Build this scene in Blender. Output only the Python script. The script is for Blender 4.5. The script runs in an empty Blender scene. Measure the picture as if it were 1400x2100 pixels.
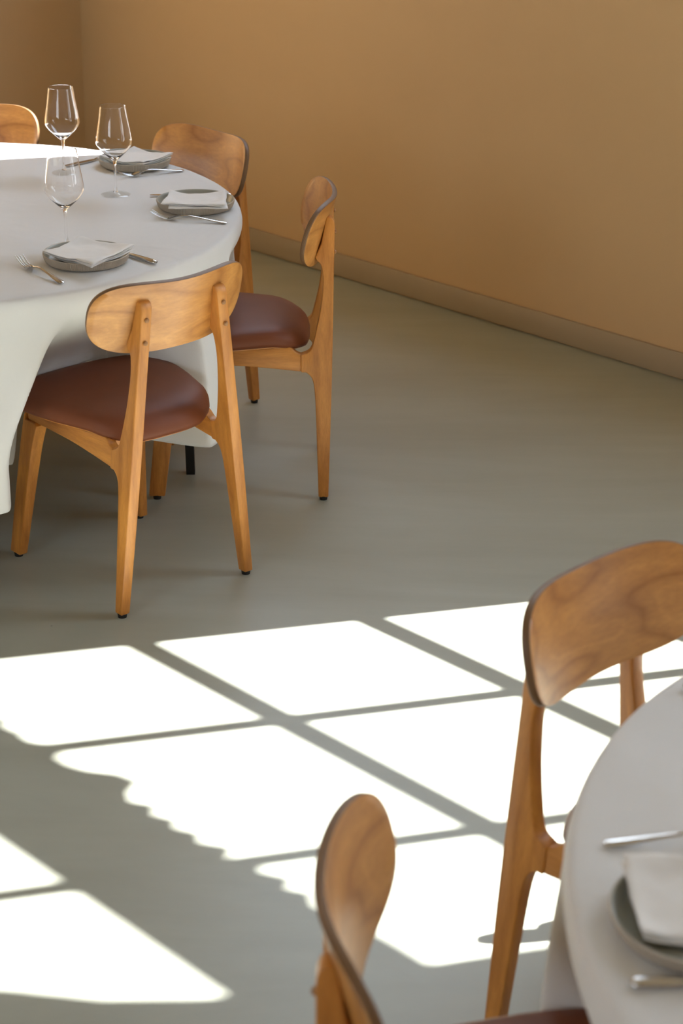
import bpy, bmesh, math, random
from mathutils import Vector, Matrix, noise
random.seed(7)
S = bpy.context.scene
COL = S.collection
PI = math.pi
# ------------------------------------------------------------------ camera
FPX, PITCH, ROLL, CAMH = 3923.2, 0.4116, 0.0127, 2.0583
cd = bpy.data.cameras.new('camera'); cam = bpy.data.objects.new('camera', cd); COL.objects.link(cam)
cd.sensor_fit = 'VERTICAL'; cd.sensor_height = 36.0; cd.sensor_width = 24.0
cd.lens = FPX * 36.0 / 2100.0
fw = Vector((0, math.cos(PITCH), -math.sin(PITCH))); up = Vector((0, math.sin(PITCH), math.cos(PITCH))); rt = Vector((1, 0, 0))
r2 = rt * math.cos(ROLL) + up * math.sin(ROLL); u2 = -rt * math.sin(ROLL) + up * math.cos(ROLL)
M = Matrix((r2, u2, -fw)).transposed().to_4x4(); M.translation = Vector((0, 0, CAMH)); cam.matrix_world = M
cd.clip_start = 0.05; cd.clip_end = 100
cd.dof.use_dof = True; cd.dof.focus_distance = 4.75; cd.dof.aperture_fstop = 4.6; cd.dof.aperture_blades = 9
S.camera = cam
# ------------------------------------------------------------------ colour management
S.view_settings.view_transform = 'Standard'; S.view_settings.look = 'None'
S.view_settings.gamma = 1.0; S.view_settings.use_curve_mapping = False
S.view_settings.exposure = 0.58
# ------------------------------------------------------------------ sky
W = bpy.data.worlds.new('sky'); S.world = W; W.use_nodes = True
nt = W.node_tree; nt.nodes.clear()
tc = nt.nodes.new('ShaderNodeTexCoord'); sp = nt.nodes.new('ShaderNodeSeparateXYZ'); cr = nt.nodes.new('ShaderNodeValToRGB')
mr = nt.nodes.new('ShaderNodeMapRange'); mr.inputs['From Min'].default_value = -1; mr.inputs['From Max'].default_value = 1
bg = nt.nodes.new('ShaderNodeBackground'); wo = nt.nodes.new('ShaderNodeOutputWorld')
nt.links.new(tc.outputs['Generated'], sp.inputs[0]); nt.links.new(sp.outputs['Z'], mr.inputs['Value'])
nt.links.new(mr.outputs[0], cr.inputs[0]); nt.links.new(cr.outputs[0], bg.inputs[0]); nt.links.new(bg.outputs[0], wo.inputs[0])
e = cr.color_ramp.elements
e[0].position = 0.0; e[0].color = (0.30, 0.27, 0.22, 1)
e[1].position = 0.49; e[1].color = (0.34, 0.31, 0.26, 1)
for p, c in ((0.505, (0.95, 0.97, 1.0, 1)), (0.7, (0.80, 0.90, 1.0, 1)), (1.0, (0.55, 0.72, 1.0, 1))):
    q = e.new(p); q.color = c
bg.inputs[1].default_value = 4.4
# ------------------------------------------------------------------ sun (travels towards -x through the windows on the right)
SUNDIR = Vector((-0.965, -0.26, -0.9))
sl = bpy.data.lights.new('sun', 'SUN'); so = bpy.data.objects.new('sun', sl); COL.objects.link(so)
so.rotation_euler = SUNDIR.to_track_quat('-Z', 'Y').to_euler(); so.location = (6, 3, 6)
sl.energy = 27.0; sl.angle = 0.007; sl.color = (1.0, 0.975, 0.945)

# ================================================================== materials
def new_mat(name):
    m = bpy.data.materials.new(name); m.use_nodes = True
    n = m.node_tree; b = n.nodes['Principled BSDF']; return m, n, b
def lin(r, g, b):
    f = lambda c: ((c / 255 + 0.055) / 1.055) ** 2.4 if c / 255 > 0.04045 else c / 255 / 12.92
    return (f(r), f(g), f(b), 1)
def ramp(n, src, stops):
    c = n.nodes.new('ShaderNodeValToRGB'); n.links.new(src, c.inputs[0]); el = c.color_ramp.elements
    el[0].position, el[0].color = stops[0]; el[1].position, el[1].color = stops[-1]
    for p, k in stops[1:-1]:
        q = el.new(p); q.color = k
    return c.outputs[0]
def tex(n, scale, detail=4, rough=0.55, mapping=None, rot=None, kind='Object', dist=0.0):
    t = n.nodes.new('ShaderNodeTexCoord'); o = t.outputs[kind]
    if mapping:
        mp = n.nodes.new('ShaderNodeMapping'); mp.inputs['Scale'].default_value = mapping
        if rot: mp.inputs['Rotation'].default_value = rot
        n.links.new(o, mp.inputs[0]); o = mp.outputs[0]
    k = n.nodes.new('ShaderNodeTexNoise'); k.inputs['Scale'].default_value = scale; k.inputs['Detail'].default_value = detail
    k.inputs['Roughness'].default_value = rough; k.inputs['Distortion'].default_value = dist
    n.links.new(o, k.inputs['Vector']); return k.outputs['Fac'], o
def bump(n, b, src, strength, dist):
    k = n.nodes.new('ShaderNodeBump'); k.inputs['Strength'].default_value = strength; k.inputs['Distance'].default_value = dist
    n.links.new(src, k.inputs['Height']); n.links.new(k.outputs[0], b.inputs['Normal'])
def mixc(n, a, b_, fac, mode='MIX'):
    k = n.nodes.new('ShaderNodeMix'); k.data_type = 'RGBA'; k.blend_type = mode
    for s, v in ((k.inputs[6], a), (k.inputs[7], b_), (k.inputs[0], fac)):
        if hasattr(v, 'links') or hasattr(v, 'is_output') and v.is_output: n.links.new(v, s)
        else: s.default_value = v
    return k.outputs[2]

def wood(name, light, dark, mapping, wave_scale=6.0, rough=0.42, wave_amt=0.5, coat=0.08):
    m, n, b = new_mat(name)
    f, vec = tex(n, 3.0, 5, 0.6, mapping, dist=0.4)
    # cathedral figure: contour lines of a stretched noise field
    k = n.nodes.new('ShaderNodeMath'); k.operation = 'MULTIPLY'; k.inputs[1].default_value = wave_scale
    f2, _ = tex(n, 1.1, 2, 0.4, mapping)
    n.links.new(f2, k.inputs[0])
    s = n.nodes.new('ShaderNodeMath'); s.operation = 'PINGPONG'; s.inputs[1].default_value = 0.5; n.links.new(k.outputs[0], s.inputs[0])
    s2 = n.nodes.new('ShaderNodeMath'); s2.operation = 'MULTIPLY'; s2.inputs[1].default_value = 2.0; n.links.new(s.outputs[0], s2.inputs[0])
    fine, _ = tex(n, 14.0, 3, 0.6, (mapping[0] * 2.2, mapping[1] * 2.2, mapping[2] * 2.2))
    base = ramp(n, f, [(0.3, dark), (0.7, light)])
    fig = ramp(n, s2.outputs[0], [(0.0, (0.74, 0.66, 0.56, 1)), (0.40, (.97, .96, .95, 1)), (0.8, (1.03, 1.04, 1.05, 1)), (1.0, (1.12, 1.16, 1.22, 1))])
    c = mixc(n, base, fig, wave_amt, 'MULTIPLY')
    fn = ramp(n, fine, [(0.35, (0.88, 0.85, 0.82, 1)), (0.6, (1.03, 1.03, 1.03, 1))])
    c = mixc(n, c, fn, 0.7, 'MULTIPLY')
    n.links.new(c, b.inputs['Base Color'])
    b.inputs['Roughness'].default_value = rough; b.inputs['IOR'].default_value = 1.5
    b.inputs['Coat Weight'].default_value = coat; b.inputs['Coat Roughness'].default_value = 0.3
    bump(n, b, fine, 0.12, 0.002)
    return m
L1, D1 = (0.66, 0.285, 0.055, 1), (0.45, 0.17, 0.03, 1)
M_legwood = wood('oiled_beech_upright', L1, D1, (14, 14, 1.6), 5.0)
M_railwood = wood('oiled_beech_rail', L1, D1, (14, 1.6, 14), 5.0)
M_backwood = wood('oiled_beech_plywood', (0.66, 0.315, 0.082, 1), (0.49, 0.212, 0.050, 1), (1.6, 4.0, 5.5), 9.0, 0.36, 1.0, 0.3)
def edge_mat():
    m, n, b = new_mat('plywood_edge')
    t = n.nodes.new('ShaderNodeUVMap'); s = n.nodes.new('ShaderNodeSeparateXYZ'); n.links.new(t.outputs[0], s.inputs[0])
    k = n.nodes.new('ShaderNodeMath'); k.operation = 'MULTIPLY'; k.inputs[1].default_value = 5.0; n.links.new(s.outputs[1], k.inputs[0])
    p = n.nodes.new('ShaderNodeMath'); p.operation = 'PINGPONG'; p.inputs[1].default_value = 0.5; n.links.new(k.outputs[0], p.inputs[0])
    c = ramp(n, p.outputs[0], [(0.12, (0.10, 0.052, 0.024, 1)), (0.3, (0.23, 0.125, 0.055, 1))])
    n.links.new(c, b.inputs['Base Color']); b.inputs['Roughness'].default_value = 0.5
    return m
M_ply = edge_mat()
def leather():
    m, n, b = new_mat('tan_brown_leather')
    f, _ = tex(n, 5, 3); c = ramp(n, f, [(0.3, (0.150, 0.043, 0.017, 1)), (0.7, (0.185, 0.055, 0.022, 1))])
    n.links.new(c, b.inputs['Base Color']); b.inputs['Roughness'].default_value = 0.5; b.inputs['Specular IOR Level'].default_value = 0.28
    v = n.nodes.new('ShaderNodeTexVoronoi'); v.inputs['Scale'].default_value = 420; t = n.nodes.new('ShaderNodeTexCoord'); n.links.new(t.outputs['Object'], v.inputs['Vector'])
    bump(n, b, v.outputs['Distance'], 0.12, 0.0006); return m
M_leather = leather()
def flat(name, c, rough=0.5, metal=0.0, **kw):
    m, n, b = new_mat(name); b.inputs['Base Color'].default_value = c; b.inputs['Roughness'].default_value = rough; b.inputs['Metallic'].default_value = metal
    f, _ = tex(n, 60, 3); r = n.nodes.new('ShaderNodeMapRange'); r.inputs['To Min'].default_value = rough * 0.85; r.inputs['To Max'].default_value = min(1, rough * 1.15)
    n.links.new(f, r.inputs['Value']); n.links.new(r.outputs[0], b.inputs['Roughness'])
    for k, v in kw.items(): b.inputs[k].default_value = v
    return m
M_rubber = flat('black_rubber', (0.012, 0.011, 0.010, 1), 0.6)
M_cap = flat('wooden_screw_cap', (0.33, 0.16, 0.06, 1), 0.4)
M_black = flat('black_painted_steel', (0.006, 0.006, 0.007, 1), 0.5)
M_steel = flat('polished_steel', (0.60, 0.60, 0.60, 1), 0.16, 1.0)
M_tabletop = flat('table_board', (0.25, 0.18, 0.11, 1), 0.6)
def cloth_mat(name, col, scale=900, crease=0.5):
    m, n, b = new_mat(name)
    b.inputs['Base Color'].default_value = col; b.inputs['Roughness'].default_value = 0.85
    b.inputs['Sheen Weight'].default_value = 0.15; b.inputs['Sheen Roughness'].default_value = 0.5
    w1, _ = tex(n, scale, 2, 0.5)
    c1, _ = tex(n, 5.0, 3, 0.5, (1, 1, 1), dist=0.6)
    a = n.nodes.new('ShaderNodeMath'); a.operation = 'MULTIPLY'; a.inputs[1].default_value = 0.06; n.links.new(w1, a.inputs[0])
    s = n.nodes.new('ShaderNodeMath'); s.operation = 'ADD'; n.links.new(a.outputs[0], s.inputs[0]); n.links.new(c1, s.inputs[1])
    bump(n, b, s.outputs[0], crease, 0.012); return m
M_cloth = cloth_mat('white_table_linen', (0.715, 0.725, 0.73, 1))
M_napkin = cloth_mat('white_napkin_linen', (0.80, 0.80, 0.79, 1), 1500, 0.25)
def stoneware():
    m, n, b = new_mat('ribbed_stoneware'); f, _ = tex(n, 40, 4)
    c = ramp(n, f, [(0.3, (0.40, 0.355, 0.29, 1)), (0.7, (0.47, 0.42, 0.345, 1))]); n.links.new(c, b.inputs['Base Color']); b.inputs['Roughness'].default_value = 0.6; return m
M_stone = stoneware()
M_glaze = flat('sage_grey_glaze', (0.36, 0.375, 0.335, 1), 0.3)
def thin_glass():
    m = bpy.data.materials.new('thin_clear_glass'); m.use_nodes = True; n = m.node_tree; n.nodes.clear()
    t = n.nodes.new('ShaderNodeBsdfTransparent'); t.inputs[0].default_value = (.97, .975, .97, 1)
    g = n.nodes.new('ShaderNodeBsdfGlossy'); g.inputs['Roughness'].default_value = 0.02
    x = n.nodes.new('ShaderNodeMixShader'); o = n.nodes.new('ShaderNodeOutputMaterial')
    x.inputs[0].default_value = 0.09; n.links.new(t.outputs[0], x.inputs[1]); n.links.new(g.outputs[0], x.inputs[2]); n.links.new(x.outputs[0], o.inputs[0]); return m
M_thin = thin_glass()
def glass():
    m, n, b = new_mat('clear_glass'); b.inputs['Base Color'].default_value = (1, 1, 1, 1); b.inputs['Roughness'].default_value = 0.0
    b.inputs['IOR'].default_value = 1.40; b.inputs['Transmission Weight'].default_value = 1.0; return m
M_glass = glass()
def wall_mat():
    m, n, b = new_mat('ochre_plaster')
    f, _ = tex(n, 1.2, 5, 0.6); c = ramp(n, f, [(0.3, (0.575, 0.395, 0.212, 1)), (0.7, (0.605, 0.42, 0.228, 1))])
    n.links.new(c, b.inputs['Base Color']); b.inputs['Roughness'].default_value = 0.75
    g, _ = tex(n, 160, 3, 0.6); bump(n, b, g, 0.10, 0.002); return m
M_wall = wall_mat()
M_skirt = flat('taupe_baseboard', (0.37, 0.295, 0.20, 1), 0.5)
M_ceil = flat('pale_ceiling', (0.62, 0.56, 0.46, 1), 0.9)
M_frame = flat('dark_window_frame', (0.05, 0.05, 0.045, 1), 0.5)
M_awn = flat('canvas', (0.35, 0.34, 0.30, 1), 0.9)
def floor_mat():
    m, n, b = new_mat('sealed_grey_screed')
    f, _ = tex(n, 1.0, 6, 0.6, (0.7, 2.6, 1), (0, 0, math.radians(38)), dist=1.0)
    f2, _ = tex(n, 2.2, 5, 0.6, (0.5, 3.5, 1), (0, 0, math.radians(-18)), dist=1.2)
    c = ramp(n, f, [(0.25, (0.340, 0.355, 0.298, 1)), (0.75, (0.420, 0.446, 0.385, 1))])
    c2 = ramp(n, f2, [(0.3, (0.93, 0.92, 0.90, 1)), (0.65, (1.02, 1.02, 1.02, 1))])
    c = mixc(n, c, c2, 0.7, 'MULTIPLY')
    v = n.nodes.new('ShaderNodeTexVoronoi'); v.inputs['Scale'].default_value = 2.3; t = n.nodes.new('ShaderNodeTexCoord'); n.links.new(t.outputs['Object'], v.inputs['Vector'])
    sp_ = ramp(n, v.outputs['Distance'], [(0.004, (0.3, 0.28, 0.25, 1)), (0.009, (1, 1, 1, 1))])
    c = mixc(n, c, sp_, 1.0, 'MULTIPLY')
    n.links.new(c, b.inputs['Base Color'])
    r = n.nodes.new('ShaderNodeMapRange'); r.inputs['To Min'].default_value = 0.30; r.inputs['To Max'].default_value = 0.44
    n.links.new(f, r.inputs['Value']); n.links.new(r.outputs[0], b.inputs['Roughness'])
    b.inputs['IOR'].default_value = 1.5
    g, _ = tex(n, 9, 4, 0.6); bump(n, b, g, 0.05, 0.004); return m
M_floor = floor_mat()

# ================================================================== helpers
def link(name, me, m=None, parent=None):
    o = bpy.data.objects.new(name, me); COL.objects.link(o)
    if m:
        for k in (m if isinstance(m, (list, tuple)) else [m]): me.materials.append(k)
    if parent: o.parent = parent
    return o
def obj(name, bm, m, parent=None, smooth=True, angle=0.7):
    bmesh.ops.recalc_face_normals(bm, faces=bm.faces)
    me = bpy.data.meshes.new(name); bm.to_mesh(me); bm.free()
    if smooth:
        me.polygons.foreach_set('use_smooth', [True] * len(me.polygons))
        try: me.set_sharp_from_angle(angle=angle)
        except Exception: pass
    return link(name, me, m, parent)
def thing(name, label, cat, loc=(0, 0, 0), rz=0, group=None):
    o = bpy.data.objects.new(name, None); COL.objects.link(o); o.empty_display_size = 0.05
    o.location = loc; o.rotation_euler = (0, 0, rz); return tag(o, label, cat, group)
def tag(o, label, cat, group=None):
    o['label'] = label; o['category'] = cat
    if group: o['group'] = group
    return o
def struct(o): o['kind'] = 'structure'; return o
def poly_prism(bm, pts, n, off0, off1):
    """pts: list of 3D points of one planar outline; extruded along vector n from off0 to off1"""
    n = Vector(n)
    a = [bm.verts.new(Vector(p) + n * off0) for p in pts]; b = [bm.verts.new(Vector(p) + n * off1) for p in pts]
    bm.faces.new(a); bm.faces.new(list(reversed(b)))
    k = len(pts)
    for i in range(k): bm.faces.new((a[i], b[i], b[(i + 1) % k], a[(i + 1) % k]))
def box(bm, c, s, rz=0.0):
    r = bmesh.ops.create_cube(bm, size=1.0, matrix=Matrix.Translation(c) @ Matrix.Rotation(rz, 4, 'Z') @ Matrix.Diagonal((*s, 1)))
    return r['verts']
def bevel(bm, w, seg=2, ang=0.5):
    bmesh.ops.recalc_face_normals(bm, faces=bm.faces)
    ed = [x for x in bm.edges if len(x.link_faces) == 2 and x.calc_face_angle(0) > ang]
    bmesh.ops.bevel(bm, geom=ed, offset=w, segments=seg, profile=0.5, affect='EDGES', clamp_overlap=True)
def smooth_pts(ctrl, it=2, keep=()):
    """Chaikin corner cutting on a closed outline, sharp corners kept where flagged"""
    P = [(Vector(p), i in keep) for i, p in enumerate(ctrl)]
    for _ in range(it):
        Q = []
        n = len(P)
        for i in range(n):
            p, k = P[i]; a = P[i - 1][0]; b = P[(i + 1) % n][0]
            if k: Q.append((p, True))
            else:
                Q.append((p.lerp(a, 0.25), False)); Q.append((p.lerp(b, 0.25), False))
        P = Q
    return [p for p, _ in P]
def lathe(bm, prof, seg=48, close=False):
    rings = []
    for r, z in prof:
        if r < 1e-6: rings.append([bm.verts.new((0, 0, z))])
        else: rings.append([bm.verts.new((r * math.cos(2 * PI * i / seg), r * math.sin(2 * PI * i / seg), z)) for i in range(seg)])
    for a, b in zip(rings, rings[1:]):
        for i in range(seg):
            j = (i + 1) % seg
            q = [a[i % len(a)], a[j % len(a)], b[j % len(b)], b[i % len(b)]]
            q = list(dict.fromkeys(q))
            if len(q) > 2: bm.faces.new(q)
def sstep(a, b, x):
    t = max(0.0, min(1.0, (x - a) / (b - a))); return t * t * (3 - 2 * t)

# ================================================================== the room
# s = x + y (towards the window wall), w = (x - y)/sqrt2 (along it, to the right)
SW = 6.905; W0, W1 = -6.43, 3.4; SB = -4.5; HC = 4.6; R2 = math.sqrt(2)
def ws(w, s=SW, z=0.0): return Vector(((s + R2 * w) / 2, (s - R2 * w) / 2, z))
NB = Vector((1 / R2, 1 / R2, 0))      # out through the window wall
AW = Vector((1 / R2, -1 / R2, 0))     # along it
def slab(name, corners, n, th, m):
    bm = bmesh.new(); poly_prism(bm, corners, n, 0, th); return struct(obj(name, bm, m, smooth=False))
slab('floor', [ws(W0 - .3, SW + .4), ws(W1 + .3, SW + .4), ws(W1 + .3, SB - .4), ws(W0 - .3, SB - .4)], (0, 0, -1), .1, M_floor)
slab('ceiling', [ws(W0 - .3, SW + .4, HC), ws(W1 + .3, SW + .4, HC), ws(W1 + .3, SB - .4, HC), ws(W0 - .3, SB - .4, HC)], (0, 0, 1), .1, M_ceil)
def wall_with_holes(name, P, a0, a1, n, holes, m, th=.05):
    """P(a, z) -> point on the inner face; holes = (a0, a1, z0, z1)"""
    bm = bmesh.new()
    xs = sorted({a0, a1, *[h[0] for h in holes], *[h[1] for h in holes]}); zs = sorted({0, HC, *[h[2] for h in holes], *[h[3] for h in holes]})
    for i in range(len(xs) - 1):
        run = None
        for j in range(len(zs) - 1):
            cx, cz = (xs[i] + xs[i + 1]) / 2, (zs[j] + zs[j + 1]) / 2
            if any(h[0] < cx < h[1] and h[2] < cz < h[3] for h in holes): continue
            poly_prism(bm, [P(xs[i], zs[j]), P(xs[i + 1], zs[j]), P(xs[i + 1], zs[j + 1]), P(xs[i], zs[j + 1])], n, 0, th)
    return struct(obj(name, bm, m, smooth=False))
WIN1 = (-1.72, -0.172, 0.9, 4.3); WIN2 = (-5.9, -3.67, 2.1, 3.5)
wall_with_holes('wall_back', lambda a, z: ws(a, SW, z), W0 - .1, W1 + .1, NB, [WIN1, WIN2, (1.3, 2.3, .9, 3.2)], M_wall)
wall_with_holes('wall_left', lambda a, z: ws(W0, a, z), SB, SW, -AW, [], M_wall, .2)
wall_with_holes('wall_right', lambda a, z: ws(W1, a, z), SB, SW, AW, [], M_wall, .2)
wall_with_holes('wall_front', lambda a, z: ws(a, SB, z), W0 - .1, W1 + .1, -NB, [(-2.6, -.3, 1.5, 3.3)], M_wall, .2)
# baseboards
bm = bmesh.new(); poly_prism(bm, [ws(W0, SW, .006), ws(W1, SW, .006), ws(W1, SW, .09), ws(W0, SW, .09)], -NB, 0, .013); bevel(bm, .002, 2)
struct(obj('baseboard_back', bm, M_skirt))
bm = bmesh.new(); poly_prism(bm, [ws(W0, SB, .006), ws(W0, SW - .02, .006), ws(W0, SW - .02, .09), ws(W0, SB, .09)], AW, 0, .013); bevel(bm, .002, 2)
struct(obj('baseboard_left', bm, M_skirt))
# window frames with glazing bars in the window wall
def bar(parent, name, a, b, wd, dp=.022):
    """a, b = (w, z) endpoints"""
    bm = bmesh.new(); A, B = ws(a[0], SW, a[1]), ws(b[0], SW, b[1]); d = (B - A).normalized(); p = d.cross(NB).normalized() * wd / 2
    poly_prism(bm, [A + p, B + p, B - p, A - p], NB, 0, dp); return obj(name, bm, M_frame, parent, smooth=False)
def window(name, hole, vbars, hbars, vw=.036, hw=.050):
    a0, a1, z0, z1 = hole
    bm = bmesh.new(); t = .012
    for q in ([(a0 - .05, z0 - .05), (a0, z0 - .05), (a0, z1 + .05), (a0 - .05, z1 + .05)], [(a1, z0 - .05), (a1 + .05, z0 - .05), (a1 + .05, z1 + .05), (a1, z1 + .05)],
              [(a0, z0 - .05), (a1, z0 - .05), (a1, z0), (a0, z0)], [(a0, z1), (a1, z1), (a1, z1 + .05), (a0, z1 + .05)]):
        poly_prism(bm, [ws(w, SW, z) for w, z in q], -NB, 0, .02)
    f = struct(obj(name, bm, M_frame, smooth=False))
    for v in vbars: bar(f, 'glazing_bar', (v, z0), (v, z1), vw)
    for h in hbars: bar(f, 'glazing_bar', (a0, h), (a1, h), hw)
    return f
f1 = window('window_1', WIN1, [-1.220, -0.636], [1.045, 1.541, 2.037, 2.533, 3.03])
f2 = window('window_2', WIN2, [-4.9], [])
# scalloped awning valance outside window 1
scal = [(-1.80, 3.0), (-1.62, 2.99), (-1.60, 3.006), (-1.54, 2.988), (-1.51, 3.004), (-1.45, 2.99), (-1.42, 3.006), (-1.37, 2.99),
        (-1.336, 3.008), (-1.304, 2.997), (-1.258, 3.003), (-1.215, 2.981), (-1.144, 3.006), (-1.087, 2.996), (-1.055, 2.961), (-1.013, 2.951), (-0.969, 2.987), (-0.929, 2.997),
        (-0.899, 2.983), (-0.861, 2.996), (-0.828, 2.986), (-0.796, 2.996), (-0.762, 2.985), (-0.725, 2.995), (-0.69, 2.977), (-0.651, 2.993), (-0.621, 2.973), (-0.581, 2.985),
        (-0.543, 2.971), (-0.506, 2.986), (-0.48, 2.974), (-0.433, 2.987), (-0.349, 2.977), (-0.262, 2.973), (-0.12, 2.973)]
scal = [(w, 2.985 + (z - 2.985) * (1.1 if -1.1 < w < -1.0 else 1.8)) for w, z in scal]
bm = bmesh.new()
for (wa, za), (wb, zb) in zip(scal, scal[1:]):
    poly_prism(bm, [ws(wa, SW, za), ws(wb, SW, zb), ws(wb, SW, 3.29), ws(wa, SW, 3.29)], NB, .025, .03)
va = obj('valance', bm, M_awn, f1, smooth=False)
bm = bmesh.new(); poly_prism(bm, [ws(-.16, SW, 3.2), ws(-.18, SW, 3.33), ws(-.225, SW, 3.46), ws(-.30, SW, 3.56), ws(-.42, SW, 3.80), ws(-.66, SW, 4.34), ws(-.12, SW, 4.34)], NB, .032, .04)
obj('added_shade_wedge', bm, M_awn, f1, smooth=False)  # unseen wedge, added to trim the lower edge of the far sun patch

# ================================================================== chair
def side_x(z): return 0.1887 - 0.109 * z          # the side frames lean inwards
def side_piece(name, outline, th, m, parent, sx, bev=.007, keep=(), it=2, taper=None):
    """outline in (y, z); board of thickness th lying in the leaning side plane"""
    pts = smooth_pts([Vector((y, z, 0)) for y, z in outline], it, keep)
    bm = bmesh.new(); a = []; b = []
    for p in pts:
        y, z = p.x, p.y; t = th * (taper(z) if taper else 1)
        x = side_x(z)
        a.append(bm.verts.new((sx * (x + t / 2), y, z))); b.append(bm.verts.new((sx * (x - t / 2), y, z)))
    bm.faces.new(a); bm.faces.new(list(reversed(b))); k = len(a)
    for i in range(k): bm.faces.new((a[i], b[i], b[(i + 1) % k], a[(i + 1) % k]))
    bevel(bm, bev, 3, 0.9)
    return obj(name, bm, m, parent, angle=0.45)
BACK = dict(bw=.2155, bh=.0858, zc=.7231, yb=.0066, k=1.31, lean=-.2562, n=2.49, th=.013, m=.2926, tp=7.768)
def make_chair(label, loc, rz):
    t = thing('dining_chair', label, 'chair', loc, rz)
    # rear leg outline (y, z): foot, straight rear edge, rounded top, wedge under the backrest, narrow neck, notch, rail stub
    rear = [(-.010, .010), (-.014, .19), (-.018, .42), (-.019, .60), (-.021, .735), (-.0205, .756), (-.013, .769), (.002, .769), (.014, .700), (.030, .664),
            (.026, .655), (.013, .645), (.008, .60), (.011, .56), (.017, .51), (.031, .445), (.040, .413), (.062, .404), (.066, .404), (.066, .356), (.052, .356), (.036, .343), (.029, .31), (.025, .235), (.017, .010)]
    rail = [(.0655, .404), (.078, .407), (.090, .420), (.100, .4245), (.25, .4245), (.425, .4245), (.430, .400), (.420, .374), (.244, .3735), (.15, .366), (.0655, .3575)]
    front = [(.372, .374), (.382, .35), (.398, .28), (.434, .010), (.478, .010), (.450, .28), (.434, .39), (.428, .374)]
    for sx in (-1, 1):
        lg = side_piece('leg', rear, .030, M_legwood, t, sx, .0042, keep=(0, 7, 8, 9, 17, 18, 19, 20, 24), it=2, taper=lambda z: .84 + .16 * sstep(0, .3, z) * (1 - .05 * sstep(.5, .75, z)))
        bm = bmesh.new(); bmesh.ops.create_cone(bm, cap_ends=True, segments=20, radius1=.0105, radius2=.012, depth=.012, matrix=Matrix.Translation((sx * .188, .0035, .006)))
        obj('foot_glide', bm, M_rubber, lg)
        side_piece('side_rail', rail, .024, M_railwood, t, sx, .003, keep=(0, 4, 5, 6, 7, 10), it=2)
        lf = side_piece('leg', front, .034, M_legwood, t, sx, .009, keep=(3, 4, 6, 7), it=1, taper=lambda z: .72 + .28 * sstep(0, .35, z))
        bm = bmesh.new(); bmesh.ops.create_cone(bm, cap_ends=True, segments=20, radius1=.0105, radius2=.012, depth=.012, matrix=Matrix.Translation((sx * .188, .456, .006)))
        obj('foot_glide', bm, M_rubber, lf)
        for zc in (.728, .675):   # turned caps over the backrest screws
            bm = bmesh.new(); lathe(bm, [(0, .0056), (.003, .0054), (.0052, .0038), (.0058, .0015), (.0048, 0), (.0042, -.003), (0, -.003)], 16)
            bmesh.ops.transform(bm, matrix=Matrix.Translation((sx * (side_x(zc)), -.0206, zc)) @ Matrix.Rotation(PI / 2, 4, 'X'), verts=bm.verts)
            obj('screw_cap', bm, M_cap, t)
    for y in (.135, .385):
        bm = bmesh.new(); box(bm, (0, y, .397), (2 * side_x(.4) - .024, .022, .044)); bevel(bm, .003)
        obj('cross_rail', bm, M_railwood, t)
    # seat: plump leather pad on a thin wooden pan
    half = [(.042, 0), (.043, .050), (.048, .086), (.060, .110), (.085, .146), (.12, .170), (.18, .187), (.25, .208), (.32, .221), (.38, .224), (.425, .212), (.452, .178), (.464, .12), (.468, 0)]
    def outline(sc, dy=0):
        P = [(x, y) for y, x in half] + [(-x, y) for y, x in reversed(half[1:-1])]
        P = [p.to_2d() for p in smooth_pts([Vector((x, y, 0)) for x, y in P], 1)]
        c = Vector((0, .265)); return [c + (p - c) * sc for p in P]
    bm = bmesh.new(); rings = []
    def dome(p): return .012 * (1 - min(1, ((p.x / .22) ** 2 + ((p.y - .26) / .24) ** 2)))
    for sc, z, dm in ((.90, .4275, 0), (.955, .4275, 0), (.985, .431, 0), (1.0, .439, 0), (1.0, .447, 0), (.99, .456, .05), (.965, .4635, .3), (.92, .468, .7), (.84, .4705, 1), (.7, .4715, 1), (.5, .472, 1), (.3, .472, 1), (.12, .472, 1)):
        rings.append([bm.verts.new((p.x, p.y, z + dm * dome(p) - .024 * (1 - sstep(.04, .15, p.y)) * (1 - .5 * dm))) for p in outline(sc)])
    for a, b in zip(rings, rings[1:]):
        for i in range(len(a)): bm.faces.new((a[i], a[(i + 1) % len(a)], b[(i + 1) % len(a)], b[i]))
    bm.faces.new(rings[0]); bm.faces.new(rings[-1])
    obj('seat', bm, M_leather, t, angle=1.2)
    bm = bmesh.new(); pan = outline(.945); a = [bm.verts.new((p.x, p.y, .4245 - .024 * (1 - sstep(.04, .15, p.y)))) for p in pan]; b = [bm.verts.new((p.x, p.y, v.co.z + .005)) for p, v in zip(pan, a)]
    bm.faces.new(a); bm.faces.new(b)
    for i in range(len(a)): bm.faces.new((a[i], b[i], b[(i + 1) % len(a)], a[(i + 1) % len(a)]))
    obj('seat_pan', bm, M_railwood, t)
    # backrest: bent plywood
    b_ = BACK; bm = bmesh.new(); uvl = bm.loops.layers.uv.new('UVMap'); NT = 96; rr = [.0, .25, .5, .75, .92, 1.0]
    def P(r, th, off):
        c, s = math.cos(th), math.sin(th); ex = 2 / b_['n']
        X = b_['bw'] * r * math.copysign(abs(c) ** ex, c); Z = b_['bh'] * r * math.copysign(abs(s) ** ex, s)
        Z = Z * (1 + b_['tp'] * X * X) + b_['m'] * X * X
        slope = 2 * b_['k'] * X
        nrm = Vector((-slope, 1, -b_['lean'])).normalized()
        return Vector((X, b_['yb'] + b_['k'] * X * X + b_['lean'] * Z, b_['zc'] + Z)) + nrm * off
    faces = {}
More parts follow.
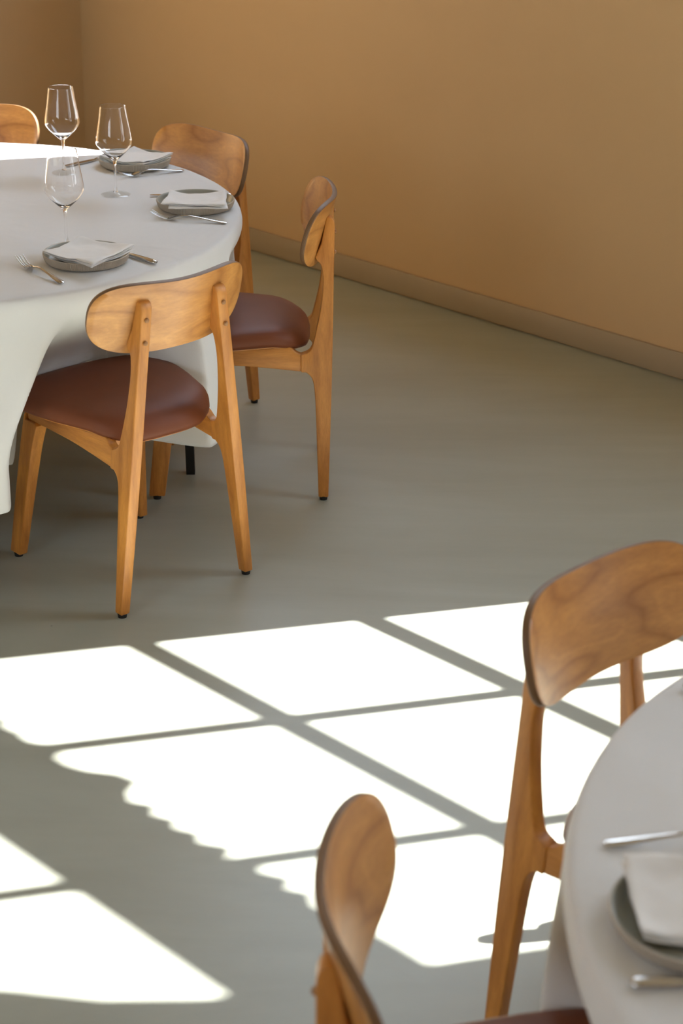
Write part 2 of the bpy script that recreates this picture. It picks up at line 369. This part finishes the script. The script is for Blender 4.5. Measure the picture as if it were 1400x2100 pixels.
    for side, off in ((1, 0.0), (-1, -b_['th'])):
        R = [[bm.verts.new(P(0, 0, off))]]
        for r in rr[1:]:
            rr_ = r if r < 1 else .993
            R.append([bm.verts.new(P(rr_, 2 * PI * i / NT, off)) for i in range(NT)])
        for a, b in zip(R, R[1:]):
            for i in range(NT):
                q = list(dict.fromkeys([a[i % len(a)], a[(i + 1) % len(a)], b[(i + 1) % NT], b[i]]))
                f = bm.faces.new(q); f.material_index = 0
        faces[side] = R[-1]
    lay = [faces[1], [bm.verts.new(P(1.0, 2 * PI * i / NT, -.0018)) for i in range(NT)], [bm.verts.new(P(1.0, 2 * PI * i / NT, -b_['th'] + .0018)) for i in range(NT)], faces[-1]]
    vv = [0, .12, .88, 1]
    for j in range(3):
        for i in range(NT):
            f = bm.faces.new((lay[j][i], lay[j][(i + 1) % NT], lay[j + 1][(i + 1) % NT], lay[j + 1][i])); f.material_index = 1
            for l, v in zip(f.loops, (vv[j], vv[j], vv[j + 1], vv[j + 1])): l[uvl].uv = (i / NT, v)
    obj('backrest', bm, [M_backwood, M_ply], t, angle=0.9)
    return t
def children(o): return [c for c in bpy.data.objects if c.parent == o]
def copy_tree(o, parent=None):
    c = o.copy(); COL.objects.link(c)
    if parent: c.parent = parent
    for ch in children(o): copy_tree(ch, c)
    return c
G1, G2 = 'chairs around the large round table', 'chairs around the foreground table'
CH = [("wooden chair nearest in front of the left table, seen from behind with leather seat", (-.3755, 4.197), .7258, G1),
      ("wooden chair seen side on, facing left, right of the left table", (-.0500, 4.990), 1.59, G1),
      ("wooden chair behind the left table, its backrest front against the ochre wall", (-.3997, 5.693), 2.3254, G1),
      ("sunlit orange wooden chair backrest cut by the left edge, beyond the left table", (-1.185, 6.03), PI + .02, G1),
      ("blurred wooden chair at the right edge, tall curved backrest in front of sunlit floor", (.389, 2.6612), -2.36, G2),
      ("blurred wooden chair at the bottom edge, backrest seen end on, brown seat", (.0013, 1.8336), -1.5907, G2)]
proto = None
for lb, (x, y), a, g in CH:
    if proto is None: o = proto = make_chair(lb, (x, y, 0), a)
    else: o = copy_tree(proto)
    o.location = (x, y, 0); o.rotation_euler = (0, 0, a); o['label'] = lb; o['group'] = g
# a seventh chair stands just outside the frame; its shadow falls on the lit floor
o = copy_tree(proto); o.location = (1.30, 3.06, 0); o.rotation_euler = (0, 0, PI - .1); o['group'] = G2
o['label'] = 'wooden chair beyond the right edge, casting the rounded backrest shadow by the foreground table'

# ================================================================== tables and cloths
TZ = .742
def make_table(label, cx, cy, leg_r, leg_a, R=.82):
    t = thing('round_table', label, 'table', (cx, cy, 0))
    bm = bmesh.new(); lathe(bm, [(0, TZ - .03), (R - .004, TZ - .03), (R, TZ - .026), (R, TZ - .004), (R - .004, TZ), (0, TZ)], 96); obj('tabletop', bm, M_tabletop, t)
    bm = bmesh.new(); lathe(bm, [(0, .66), (.50, .66), (.50, .71), (0, .71)], 64); obj('apron', bm, M_black, t)
    for k in range(4):
        a = leg_a + k * PI / 2
        # cranked leg: upright at the foot, stepping inwards under the seats, upright again to the apron
        bm = bmesh.new(); ca, sa = math.cos(a), math.sin(a); h = .012; sec = []
        for r_, z_ in ((leg_r, 0), (leg_r - .006, .29), (leg_r - .135, .40), (leg_r - .14, .67)):
            sec.append([bm.verts.new((cx_ * ca - cy_ * sa, cx_ * sa + cy_ * ca, z_)) for cx_, cy_ in ((r_ - h, -h), (r_ + h, -h), (r_ + h, h), (r_ - h, h))])
        for A, B in zip(sec, sec[1:]):
            for i in range(4): bm.faces.new((A[i], A[(i + 1) % 4], B[(i + 1) % 4], B[i]))
        bm.faces.new(sec[0]); bm.faces.new(sec[-1])
        l = obj('leg', bm, M_black, t)
        bm = bmesh.new(); box(bm, ((leg_r - .13) * ca, (leg_r - .13) * sa, .688), (.16, .03, .03), a); obj('bracket', bm, M_black, l)
    return t
def cloth_mesh(cx, cy, R, pushes, seed, hem=.25, bulge=.05, grow=.45, shoulder=.028):
    """pushes: (angle deg, radius on reaching the seat, half width, seat height hem)"""
    NT = 1200; bm = bmesh.new(); zt = TZ + .004
    tops = [0, .15, .3, .45, .6, .7, .78]
    tops = [v * R / .84 for v in tops] + [R - .035]
    rng = random.Random(seed); ph = [rng.uniform(0, 6.28) for _ in range(8)]
    D = [0, .0015, .005, .012, .022] + [.022 + .0096 * i for i in range(1, 51)]
    R0 = [R - .013, R - .006, R - .0015, R + .001, R + .003]
    rings = [[bm.verts.new((cx, cy, zt))]]
    def crease(x, y):
        return .0012 * noise.noise(Vector((x * 4 + seed, y * 4, 3.1))) + .0007 * noise.noise(Vector((x * 11, y * 11 + seed, 7.7)))
    for r in tops[1:]:
        rings.append([bm.verts.new((cx + r * math.cos(t), cy + r * math.sin(t), zt + (crease(r * math.cos(t), r * math.sin(t))))) for t in (2 * PI * i / NT for i in range(NT))])
    def pinfo(a):
        best = None
        for pa, rp, hw, hz in pushes:
            dlt = (a - math.radians(pa) + PI) % (2 * PI) - PI
            if best is None or abs(dlt) < abs(best[0]): best = (dlt, rp, (hw[0] if dlt < 0 else hw[1]) if isinstance(hw, tuple) else hw, hz)
        return best
    def hemz(a):
        h = hem + .018 * math.sin(3 * a + ph[0]) + .008 * math.sin(7 * a + ph[1])
        b = pinfo(a)
        if b:
            x = R * math.sin(b[0]) if abs(b[0]) < 1.2 else 9
            k = 1 - sstep(b[2] - .07, b[2] - .01, abs(x) + (.02 if x < 0 else 0)); h = h + (b[3] - h) * k
        return h
    hz = [hemz(2 * PI * i / NT) for i in range(NT)]; dmax = D[-1]
    for j, d0 in enumerate(D):
        ring = []
        for i in range(NT):
            a = 2 * PI * i / NT; full = zt - hz[i]
            d = d0 if d0 <= .022 else .022 + (d0 - .022) * (full - .022) / (dmax - .022)
            r = R0[j] if j < 5 else R + .003
            q = sstep(.0, grow, d)
            lobe = .5 + .5 * math.sin(9 * a + ph[2]) ; w = math.sin(17 * a + ph[3]) * .35 + math.sin(27 * a + ph[4]) * .2
            f = (bulge * (.35 + .65 * lobe) + .012 * w) * q
            b = pinfo(a)
            if b:
                x = R * math.sin(b[0]) if abs(b[0]) < 1.2 else 9
                hwd = b[2] * ((.42 + .58 * sstep(0, .42, d)) if x < 0 and b[2] > .245 else (.62 + .38 * sstep(0, .26, d)))
                k = 1 - sstep(hwd, hwd + (.07 if x < 0 and b[2] > .245 else .055) + .03 * (1 - sstep(0, .3, d)), abs(x))
                tgt = (R - b[1])
                g = sstep(.028, .29, d)
                # bulging shoulders beside the push
                sh = math.exp(-((abs(x) - hwd - .09) / .06) ** 2) * shoulder * sstep(0, .45, d)
                f = f * (1 - k) + sh - k * tgt * g + k * .002 * math.sin(40 * a) * q
            rr_ = r + f
            ring.append(bm.verts.new((cx + rr_ * math.cos(a), cy + rr_ * math.sin(a), zt - d + (crease(r * math.cos(a), r * math.sin(a)) if j < 3 else 0))))
        rings.append(ring)
    for A, B in zip(rings, rings[1:]):
        for i in range(NT):
            bm.faces.new(list(dict.fromkeys([A[i % len(A)], A[(i + 1) % len(A)], B[(i + 1) % NT], B[i]])))
    return bm
def add_cloth(label, args):
    o = obj('tablecloth', cloth_mesh(*args), M_cloth, angle=3.2)
    md = o.modifiers.new('thickness', 'SOLIDIFY'); md.thickness = .0012; md.offset = -1
    return tag(o, label, 'tablecloth')
C1, C2 = (-1.115, 4.96), (1.112, 1.876)
make_table('round table under a white cloth at left, one black steel leg showing below the hem', *C1, .69, math.radians(1.3))
add_cloth('white tablecloth with a long draped hem on the left table set with wine glasses', (*C1, .838, [(-45, .59, (.262, .19), .46), (1.5, .60, .235, .46), (46, .555, .235, .46), (92, .56, .24, .46)], 3, .25))
make_table('round table at the bottom right corner, hidden under a blurred white cloth', *C2, .66, math.radians(20))
add_cloth('blurred white tablecloth on the foreground table at the bottom right', (*C2, .838, [(133, .70, (.24, .13), .465), (182, .745, (.17, .24), .482), (84, .72, .24, .465)], 11, .25, .018, .3, .004))
TT = TZ + .0055   # top of the cloth

# ================================================================== table ware
GP = [(0, 0), (.0405, .0), (.0412, .0012), (.040, .0022), (.030, .0035), (.015, .0055), (.0065, .009), (.0040, .016), (.0034, .03), (.0033, .06), (.0036, .082), (.0048, .091), (.0085, .0965),
      (.016, .1030), (.026, .1120), (.037, .1230), (.0455, .1335), (.0490, .1405), (.0497, .1465), (.0488, .155), (.0462, .172), (.0425, .193), (.0392, .214), (.0362, .236), (.0352, .2430)]
def make_glass(label, x, y, rz=0):
    t = thing('wine_glass', label, 'wine glass', (x, y, TT), rz, 'wine glasses on the left table')
    # bowl (outer and inner wall), stem, foot
    out = GP[12:]; th = .0005
    inner = [(max(r - th, 0), z) for r, z in reversed(out) if z > .104]
    bm = bmesh.new(); lathe(bm, [(0, .0950)] + [(.0060, .0948)] + out + [(GP[-1][0] - .00025, .2432)] + inner + [(.012, .1035), (.005, .1012), (0, .1007)], 72); obj('bowl', bm, M_glass, t, angle=.6)
    bm = bmesh.new(); lathe(bm, [(0, .0072), (.0062, .0078)] + GP[6:12] + [(.0058, .0942), (0, .0944)], 32); obj('stem', bm, M_glass, t, angle=1.5)
    bm = bmesh.new(); lathe(bm, [(0, 0), (.039, 0), (.0410, .0006), (.0402, .0013), (.030, .0024), (.015, .0046), (.0066, .0070), (0, .0070)], 64); obj('foot', bm, M_thin, t, angle=1.5)
    return t
gl = make_glass('wine glass standing nearest the front plate on the left table, lowest of three', -.694, 4.640)
for lb, x, y in (('wine glass in the middle of the table, overlapping the farthest napkin', -.631, 5.164), ('farthest and uppermost wine glass, beside the sunlit strip of cloth', -.806, 5.409)):
    g = copy_tree(gl); g.location = (x, y, TT); g['label'] = lb
def make_plate(label, x, y, grp):
    t = thing('side_plate', label, 'plate', (x, y, TT), 0, grp)
    # ribbed outer wall
    bm = bmesh.new(); N = 2 * 150; rows = []
    prof = [(.0, .0, 0), (.085, .0, 0), (.094, .0015, .0), (.0995, .005, .6), (.1030, .012, 1), (.1050, .0205, 1), (.1055, .0225, .3), (.1045, .0240, 0), (.1030, .0240, 0)]
    for r, z, rb in prof:
        if r == 0: rows.append([bm.verts.new((0, 0, z))]); continue
        rows.append([bm.verts.new(((r - (.0014 * rb if i % 2 else 0)) * math.cos(2 * PI * i / N), (r - (.0014 * rb if i % 2 else 0)) * math.sin(2 * PI * i / N), z)) for i in range(N)])
    for A, B in zip(rows, rows[1:]):
        for i in range(N): bm.faces.new(list(dict.fromkeys([A[i % len(A)], A[(i + 1) % len(A)], B[(i + 1) % N], B[i]])))
    obj('ribbed_wall', bm, M_stone, t, angle=.35)
    bm = bmesh.new(); lathe(bm, [(.1032, .0239), (.1015, .0232), (.0985, .018), (.094, .0095), (.088, .0065), (0, .0060)], 96); obj('well', bm, M_glaze, t, angle=1.2)
    return t
def make_napkin(label, x, y, quad, seed, grp, layers=3, z0=.0085, edge_drop=.0):
    """quad: four corners relative to the plate centre; a folded cloth lying over the rim"""
    o_ = bmesh.new(); rng = random.Random(seed); q = [Vector((*p, 0)) for p in quad]; c = sum(q, Vector()) / 4
    NU, NV = 36, 30
    for L in range(layers):
        # lower layers are turned and shrunk slightly, so that their edges peep out
        sc = 1.0 - .035 * (layers - 1 - L); rot = math.radians(rng.uniform(-3.0, 3.0) * (layers - 1 - L)); off = Vector((rng.uniform(-.004, .004), rng.uniform(-.006, .002), 0)) * (layers - 1 - L)
        top, bot = [], []
        for iv in range(NV + 1):
            for iu in range(NU + 1):
                u, v = iu / NU, iv / NV
                # rounded fold edges
                p = q[0].lerp(q[1], u).lerp(q[3].lerp(q[2], u), v)
                wob = .0022 * noise.noise(Vector((p.x * 22 + seed, p.y * 22, L * 1.7)))
                p = c + Matrix.Rotation(rot, 3, 'Z') @ ((p - c) * sc) + off; p.x += wob; p.y += wob * .7
                r = p.length
                sup = .0125 + .0125 * sstep(.055, .104, r)              # lies in the well and climbs over the rim
                if r > .104: sup = .0252 - .05 * (r - .104)
                th = .0048
                z = z0 - .006 + sup + L * th + .0022 * noise.noise(Vector((p.x * 14, p.y * 14, seed + L))) + .0012 * noise.noise(Vector((p.x * 40, p.y * 40, seed + L)))
                ed = min(u, 1 - u, v, 1 - v); k = math.sqrt(max(0, 1 - (1 - min(1, ed / .035)) ** 2))
                m = z - th * .5
                top.append(o_.verts.new((p.x, p.y, m + th * .47 * (.12 + .88 * k)))); bot.append(o_.verts.new((p.x, p.y, m - th * .47 * (.12 + .88 * k))))
        w = NU + 1
        for iv in range(NV):
            for iu in range(NU):
                a = iv * w + iu
                o_.faces.new((top[a], top[a + 1], top[a + w + 1], top[a + w])); o_.faces.new((bot[a], bot[a + w], bot[a + w + 1], bot[a + 1]))
        for iu in range(NU):
            for b0 in (0, NV * w):
                a = b0 + iu; o_.faces.new((top[a], bot[a], bot[a + 1], top[a + 1]))
        for iv in range(NV):
            for b0 in (0, NU):
                a = iv * w + b0; o_.faces.new((top[a], top[a + w], bot[a + w], bot[a]))
    n = obj('napkin', o_, M_napkin, angle=1.3); n.location = (x, y, TT)
    return tag(n, label, 'napkin', grp)
GPl, GNp = 'plates set on the left table', 'napkins on the left table'
for lb, nl, x, y, quad, sd in (
    ('ribbed grey side plate at the front of the left table, between fork and knife', 'white folded napkin on the front plate of the left table', -.628, 4.508, [(-.101, -.033), (.036, -.142), (.116, .030), (-.03, .105)], 1),
    ('ribbed grey side plate near the right rim of the left table', 'white folded napkin on the plate near the table\'s right rim', -.402, 5.036, [(-.083, -.100), (.086, -.104), (.078, .060), (-.074, .056)], 2),
    ('farthest ribbed grey side plate, behind the middle wine glass', 'white folded napkin on the farthest plate, one corner pointing right', -.614, 5.508, [(-.098, -.020), (.034, -.108), (.112, .012), (-.012, .095)], 3)):
    make_plate(lb, x, y, GPl); make_napkin(nl, x, y, quad, sd, GNp)
tp = make_plate('blurred plate on the foreground table under a napkin', .417, 1.825, None)
tn = make_napkin('blurred white napkin on the foreground table\'s plate', .417, 1.825, [(-.076, -.052), (.102, -.050), (.100, .100), (-.078, .096)], 9, None)
for o in (tp, tn):
    if 'group' in o: del o['group']

def strip(bm, stations, seg=10):
    """stations along +x: (x, halfwidth, z centre, half thickness); rounded section"""
    rings = []
    for x, hw, z, ht in stations:
        rings.append([bm.verts.new((x, hw * math.cos(2 * PI * i / seg), z + ht * math.sin(2 * PI * i / seg))) for i in range(seg)])
    for a, b in zip(rings, rings[1:]):
        for i in range(seg): bm.faces.new((a[i], a[(i + 1) % seg], b[(i + 1) % seg], b[i]))
    bm.faces.new(rings[0]); bm.faces.new(rings[-1])
def make_fork(label, tip, end, grp):
    """tip -> tines, end -> handle end, both (x, y)"""
    L = .205; d = Vector(tip) - Vector(end); a = math.atan2(d.y, d.x); mid = (Vector(tip) + Vector(end)) / 2
    t = thing('fork', label, 'fork', (mid.x - d.normalized().x * L / 2, mid.y - d.normalized().y * L / 2, TT), a, grp)
    bm = bmesh.new()
    strip(bm, [(.000, .0035, .0026, .0012), (.003, .0068, .0027, .0020), (.012, .0085, .0032, .0024), (.030, .0078, .0050, .0023), (.055, .0058, .0085, .0020), (.080, .0042, .0120, .0018), (.100, .0032, .0140, .0018), (.115, .0030, .0138, .0018), (.125, .0036, .0118, .0017), (.1285, .005, .0106, .0015)], 14)
    obj('handle', bm, M_steel, t)
    bm = bmesh.new(); NX, NY = 12, 8; v = {}
    for i in range(NX + 1):
        u = i / NX; x = .126 + .036 * u; hw = .0048 + .0078 * sstep(0, .55, u) - .0004 * u; z = .0110 - .0092 * sstep(0, .9, u)
        for j in range(NY + 1):
            s = -1 + 2 * j / NY; zz = z + .0020 * s * s * sstep(0, .4, u)
            v[i, j, 0] = bm.verts.new((x, hw * s, zz + .0007)); v[i, j, 1] = bm.verts.new((x, hw * s, zz - .0007))
    for i in range(NX):
        for j in range(NY):
            bm.faces.new((v[i, j, 0], v[i + 1, j, 0], v[i + 1, j + 1, 0], v[i, j + 1, 0])); bm.faces.new((v[i, j, 1], v[i, j + 1, 1], v[i + 1, j + 1, 1], v[i + 1, j, 1]))
        for j in (0, NY): bm.faces.new((v[i, j, 0], v[i, j, 1], v[i + 1, j, 1], v[i + 1, j, 0]))
    for j in range(NY):
        for i in (0, NX): bm.faces.new((v[i, j, 0], v[i, j, 1], v[i, j + 1, 1], v[i, j + 1, 0]))
    obj('fork_head', bm, M_steel, t)
    for k in range(4):
        y0 = -.0096 + .0064 * k; bm = bmesh.new()
        rings = []
        for i in range(9):
            u = i / 8; x = .160 + .045 * u; z = .0028 + .0175 * u ** 1.6 + .0020 * (y0 / .0118) ** 2; yy = y0 * (1 + .06 * u); hw = .0019 * (1 - .45 * u); ht = .0010 * (1 - .3 * u)
            rings.append([bm.verts.new((x, yy + hw * math.cos(2 * PI * q / 8), z + ht * math.sin(2 * PI * q / 8))) for q in range(8)])
        for a_, b_2 in zip(rings, rings[1:]):
            for q in range(8): bm.faces.new((a_[q], a_[(q + 1) % 8], b_2[(q + 1) % 8], b_2[q]))
        bm.faces.new(rings[0]); bm.faces.new(rings[-1]); obj('tine', bm, M_steel, t)
    return t
def make_knife(label, tip, end, grp):
    L = .225; d = Vector(tip) - Vector(end); a = math.atan2(d.y, d.x); n = d.normalized()
    t = thing('knife', label, 'knife', (end[0], end[1], TT), a, grp)
    bm = bmesh.new()
    strip(bm, [(.0, .0045, .0048, .0030), (.003, .0078, .0050, .0044), (.010, .0090, .0052, .0050), (.035, .0088, .0052, .0048), (.070, .0074, .0050, .0042), (.092, .0058, .0046, .0036), (.100, .0052, .0042, .0030), (.104, .0048, .0036, .0020)], 16)
    obj('handle', bm, M_steel, t)
    bm = bmesh.new()
    pts = [(.102, .005), (.112, .0085), (.150, .0095), (.195, .0088), (.214, .0060), (.224, .0005), (.222, -.004), (.205, -.0075), (.16, -.0085), (.112, -.0080), (.102, -.0045)]
    poly_prism(bm, [Vector((x, y, 0)) for x, y in smooth_pts([Vector((x, y, 0)) for x, y in pts], 1) for _ in (0,)] if False else [Vector((p.x, p.y, 0)) for p in smooth_pts([Vector((x, y, 0)) for x, y in pts], 1)], (0, 0, 1), .0022, .0042)
    obj('blade', bm, M_steel, t); return t
FG, KG = 'forks on the left table', 'knives on the left table'
make_fork('fork with tines up, left of the front plate', (-.790, 4.482), (-.655, 4.312), FG)
make_knife('knife whose rounded handle sticks out right of the front plate', (-.618, 4.651), (-.457, 4.488), KG)
make_fork('fork lying in front of the right rim plate', (-.512, 4.915), (-.305, 4.872), FG)
make_knife('knife behind the right rim plate, both ends showing', (-.540, 5.150), (-.313, 5.158), KG)
make_fork('fork in front of the farthest plate, handle end to the right', (-.648, 5.350), (-.468, 5.446), FG)
make_knife('knife left of the farthest plate, seen through the glasses', (-.818, 5.468), (-.668, 5.640), KG)
make_fork('blurred fork beyond the plate on the foreground table', (.53, 2.005), (.328, 1.990), None)
make_knife('blurred knife in front of the plate on the foreground table', (.546, 1.725), (.323, 1.714), None)
make_knife('dark blurred handle end at the right edge, high on the foreground cloth', (.665, 2.27), (.490, 2.395), None)
